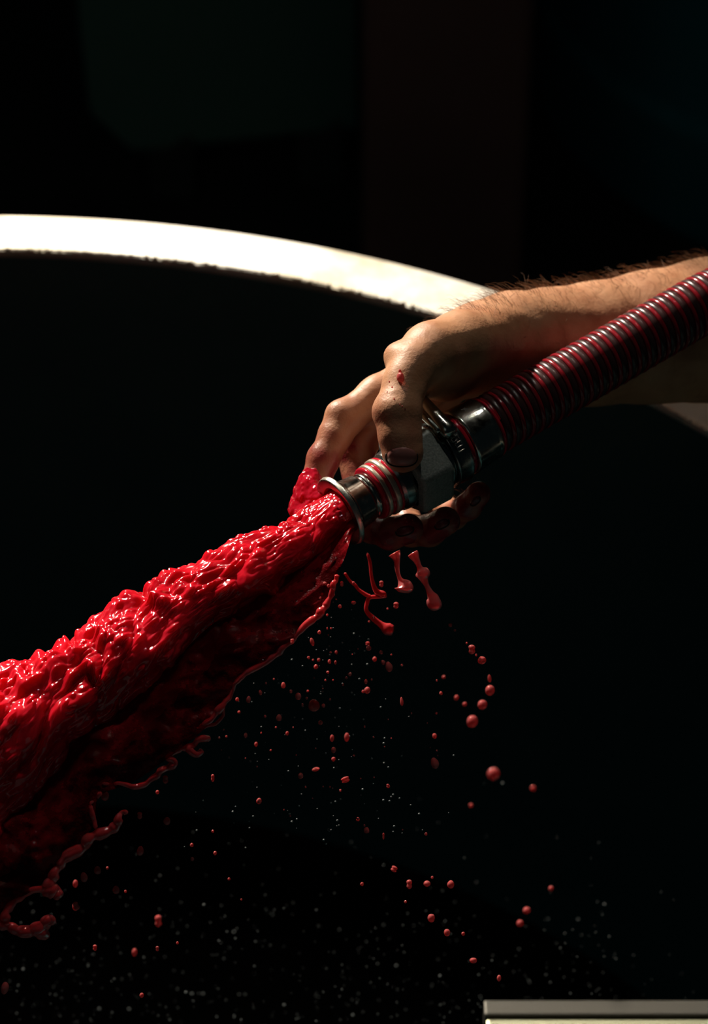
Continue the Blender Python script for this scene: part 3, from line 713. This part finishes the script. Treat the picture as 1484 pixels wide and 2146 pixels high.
def where(px, py):
    if px > 1000: return 'under the long beaded drip' if py < 1400 else ('near the right edge of the spray' if py < 1750 else 'at the bottom right of the spray')
    if py > 1780: return 'at the bottom left below the torn film' if px < 520 else 'low over the tank, left of the steel bar'
    if px < 480: return 'under the torn lower edge of the wine film'
    if px < 600: return 'beside the middle of the torn film edge' if py < 1550 else 'low in the spray, left of its middle'
    if py < 1330: return 'just beneath the nozzle, close to the gush' if px < 770 else 'beside the two pink drips under the hand'
    if py < 1530: return 'in the dense column below the nozzle' if px < 770 else 'below the forked strand of wine'
    return 'in the thin spray far below the nozzle' if px < 800 else 'low and right in the spray'
def droplet(px, py, rx, ry=None, tilt=0, d=None, kind=None, label=None):
    ry = ry or rx; d = dcen(min(px, 712)) + (-.042 + rng.normal(0, .008) if rng.random() < .75 else .05 + rng.normal(0, .008)) if d is None else d
    if kind is None: kind = int(rng.integers(0, 8))
    o = bpy.data.objects.new('wine_droplet', DM[kind]); COL.objects.link(o); D = D0 + d
    o.location = at(px, py, d); s_ = D / F; o.scale = (rx * s_, rx * s_, ry * s_)
    o.rotation_euler = (-.66 + rng.normal(0, .1), tilt, 0)
    if label: tagged(o, label, 'droplet', 'wine droplets in the falling spray')
    else:
        e_ = ry / rx; size = 'tiny' if rx < 2.6 else ('small' if rx < 4.6 else 'larger'); shape = 'flattened' if e_ < .9 else ('elongated' if e_ > 1.3 else 'round')
        tagged(o, f'{size} {shape} wine droplet {where(px, py)}', 'droplet', f'{size} {shape} droplets {where(px, py)}')
    return o
Z = lambda x, y: (450 + x / 2.12, 1100 + y / 2.12)
zl = [(741,262,13,16,0),(757,317,8),(806,357,16),(565,262,10,14,0),(617,345,12,9,0),(680,528,13,11,0),(684,547,13),(739,566,9),(711,597,11),(601,663,10),(672,697,9,12,0),(678,735,15,17,0),(660,740,8),(305,712,11,15,0),(339,740,9),(371,762,15,18,-.3),(203,745,9,13,-.4),(150,776,11,17,.2),(483,803,9),(409,770,6),(390,800,7),(470,878,11),(285,857,14,17,.2),(322,927,8,11,0),(138,935,9,13,0),(184,975,9,12,0),(382,1114,11,12,.5),(452,1084,16,8,0),(198,1230,9,11,0),(831,785,8,22,-.1),(874,837,5),(977,937,11,13,0),(985,837,7),(1005,748,8),(1162,578,6),(1120,525,5),(1067,469,6),(1047,445,9),(433,520,10,20,-.4),(465,478,9),(450,630,11),(462,600,8),(510,607,8,11,0),(540,566,6,9,0),(515,566,6),(537,611,6,10,0),(503,655,7),(585,680,7),(571,710,6),(698,687,5),(512,775,6),(414,738,6),(345,517,12),(617,258,7),(556,362,9),(492,262,14,11,.4),(506,270,8),(228,703,6),(263,685,5),(108,832,7),(224,850,7),(100,775,9),(635,1305,8,5,0),(665,1335,6),(678,1360,10),(832,623,6),(785,577,5),(755,985,4),(706,943,4),(785,948,3),(770,865,4),(666,897,5),(457,400,8,14,.3),(500,400,6),(478,310,8),(470,325,6),(500,460,5),(505,490,4),(517,460,5),(686,430,5),(706,410,9,6,0),(768,373,5),(637,551,4),(612,575,3),(530,310,4),(540,330,4),(417,590,7),(437,600,5),(442,680,4),(526,690,4),(480,727,4),(492,690,5),(349,900,4),(272,900,5),(207,925,4),(40,910,4),(20,945,6),(52,940,5),(30,1000,3),(249,1002,5),(448,993,4),(362,1022,4),(619,1025,6),(137,1037,3),(188,1075,5),(404,1165,5),(482,1163,4),(512,1165,5),(524,1170,4),(559,1180,6),(648,1127,4),(708,1122,4),(773,1162,6),(435,1215,3),(336,1293,5),(308,1266,3),(988,1003,5),(957,990,4),(991,1025,4),(945,880,3),(987,691,5),(835,1355,4),(938,1372,4)]
for r_ in zl:
    x, y = Z(r_[0], r_[1]); rx = r_[2] / 2.12; ry = (r_[3] if len(r_) > 3 else r_[2] * rng.uniform(1, 1.15)) / 2.12
    droplet(x, y, rx * .92, ry * .92, (r_[4] if len(r_) > 4 else 0))
fl_ = [(347,1633,8),(330,1660,4),(350,1721,8),(293,1709,7),(204,1824,8),(243,1865,8),(263,1868,3),(446,1630,5,8),(543,1679,6),(446,1742,3),(402,1771,4),(403,1800,4),(451,1788,4),(220,1668,9),(225,1819,3),(330,1988,5),(199,1986,6),(297,2086,5),(768,1740,6),(750,1717,4),(804,1752,3,7),(858,1853,8,10),(945,1854,8),(906,1839,3),(759,1853,4),(850,1890,3),(904,1924,8),(937,1954,7),(971,1957,4),(992,2013,8,6),(1046,2050,5,7),(893,1748,3),(630,1626,6),(660,1613,7,4),(813,1647,4),(158,1900,7,9),(480,1842,3),(506,1885,2),(372,1976,3)]
for r_ in fl_: droplet(r_[0], r_[1], r_[2] * .95, (r_[3] if len(r_) > 3 else r_[2] * 1.1), d=rng.uniform(-.06, 0))
# ones that can be pointed to
SPC = [(658, 1478, 13, 14, 0, -.035, 1, 'largest red droplet in the middle of the spray beside the jet'),
 (990, 1512, 13, 14, 0, -.20, 0, 'big blurred round red droplet lowest of the arc at right'),
 (1011, 1477, 11, 11, 0, -.17, 0, 'blurred red droplet just above the lowest one of the arc'),
 (1027, 1447, 11, 12, 0, -.15, 0, 'blurred red droplet at the widest point of the arc at right'),
 (1026, 1422, 4, 9, -.1, -.14, 1, 'slim faint droplet above the widest point of the arc'),
 (1010, 1384, 10, 9, 0, -.075, 0, 'lower of two bright joined droplets high in the arc'),
 (989, 1361, 10, 11, 0, -.075, 2, 'upper of two bright joined droplets high in the arc'),
 (1034, 1622, 14, 14, 0, -.30, 0, 'large very blurred red droplet alone at the right'),
 (1117, 1652, 6, 6, 0, -.30, 0, 'tiny very blurred red droplet furthest to the right'),
 (987, 1688, 5, 5, 0, -.26, 0, 'tiny blurred droplet below left of the large lone one'),
 (911, 1599, 9, 13, -.4, -.075, 1, 'slanted oval red droplet below the arc'),
 (724, 1634, 12, 7, -.5, -.03, 2, 'tilted waisted red droplet low in the spray'),
 (727, 1545, 6, 10, 0, -.13, 0, 'blurred upright oval droplet beside two sharper stacked ones'),
 (696, 1547, 5, 8, 0, -.09, 0, 'upper of three droplets stacked in a column'),
 (699, 1572, 6, 7, 0, -.08, 0, 'middle of three droplets stacked in a column'),
 (699, 1591, 5, 5, 0, .0, 0, 'lowest of three droplets stacked in a column'),
 (815, 1397, 8, 12, -.35, -.07, 1, 'comma shaped red droplet under the forked strand'),
 (803, 1388, 5, 6, -.9, -.07, 1, 'small tail droplet touching the comma shaped one'),
 (957, 1462, 5, 6, 0, .13, 0, 'faint blurred droplet inside the arc, upper one'),
 (974, 1476, 5, 5, 0, .13, 0, 'faint blurred droplet inside the arc, lower one'),
 (930, 1419, 4, 4, 0, .13, 0, 'faint blurred speck left of the arc of droplets'),
 (294, 1783, 8, 11, .2, -.06, 1, 'oval red droplet below the torn edge of the wine film'),
 (176, 1838, 8, 12, -.1, -.07, 1, 'bell shaped red droplet near the bottom left film'),
 (158, 1852, 6, 9, 0, -.12, 0, 'blurred droplet left of the bell shaped one'),
 (160, 1898, 8, 10, -.6, -.07, 2, 'slanted droplet right of the hooked wine rope'),
 (332, 1930, 10, 14, 0, .12, 2, 'blurred cluster droplet low at the left'),
 (10, 2071, 9, 14, .2, -.10, 0, 'oval red droplet at the bottom left corner'),
 (826, 1821, 9, 7, .6, -.02, 2, 'left droplet of the low row of four'),
 (895, 1852, 8, 7, .3, -.02, 0, 'third droplet of the low row of four'),
 (282, 1996, 6, 9, 0, .14, 0, 'blurred orange red droplet near the bottom at left'),
 (1104, 1908, 9, 8, 0, .18, 0, 'upper blurred red droplet low at the right'),
 (1090, 1935, 8, 8, 0, .18, 0, 'lower blurred red droplet low at the right'),
 (1155, 1862, 6, 6, 0, .18, 0, 'single faint blurred droplet low at the right'),
 (262, 1704, 3, 5, .5, -.07, 0, 'tiny droplet at the tip of the longest wine rope'),
 ]
for x, y, rx, ry, ti, d, kd, lb in SPC: o = droplet(x, y, rx * .93, ry * .93, ti, d, kd, lb)
# droplet resting on the thumb, beads of wet on the knuckle
X = march(839, 792); o = droplet(839, 790, 8, 10, 0, X[2] - D0 - .0006, 1, 'pink wine drop clinging to the lit side of the thumb')
for (x, y, r) in ((838, 778, 3), (843, 852, 1.6), (838, 848, 1.4), (849, 857, 1.4), (816, 800, 1.5), (822, 812, 1.8), (812, 822, 1.4), (826, 836, 1.5)):
    X = march(x, y); droplet(x, y, r, r * 1.5, 0, X[2] - D0, 0, 'tiny clear bead of wet on the back of the thumb')['group'] = 'wet beads on the thumb'
for (x, y, r) in ((850, 1086, 2), (853, 1093, 1.6), (865, 1090, 1.4), (866, 1095, 1.2)):
    X = march(x, y); droplet(x, y, r, r * 1.3, 0, X[2] - D0, 0, 'tiny glinting bead on the curled fingertip under the coupling')['group'] = 'wet beads on the fingertip'
# specks too fine to count: spray, and stand-ins for glints on the must
sp = []
for i in range(150):
    t_ = rng.uniform(0, 1) ** .8; x = 700 + rng.normal(0, 26 + 150 * t_) - 60 * t_; y = 1240 + 520 * t_ + rng.normal(0, 20)
    sp.append((*at(x, y, rng.normal(-.03, .03)), rng.uniform(.6, 1.9) / 3710 * 1.47))
for i in range(820):  # grey specks hung in the air in place of glints on the must
    x = rng.uniform(-60, 1300) if i % 4 else rng.uniform(-60, 1540); y = 2160 - abs(rng.normal(0, 170)); d = rng.uniform(.20, .46)
    sp.append((*at(x, y, d), rng.choice([.5, .8, 1.1, 1.8], p=[.55, .3, .12, .03]) / 3710 * 1.8))
fs = mesh('spray_and_glint_specks', *blob_cloud(sp, 1), M['mist'] if 'mist' in M else mat('pale_mist_and_glints', (.16, .18, .18), .3))
tagged(fs, 'fine wine specks, the low ones standing in for glints on the must', 'spray', kind='stuff')
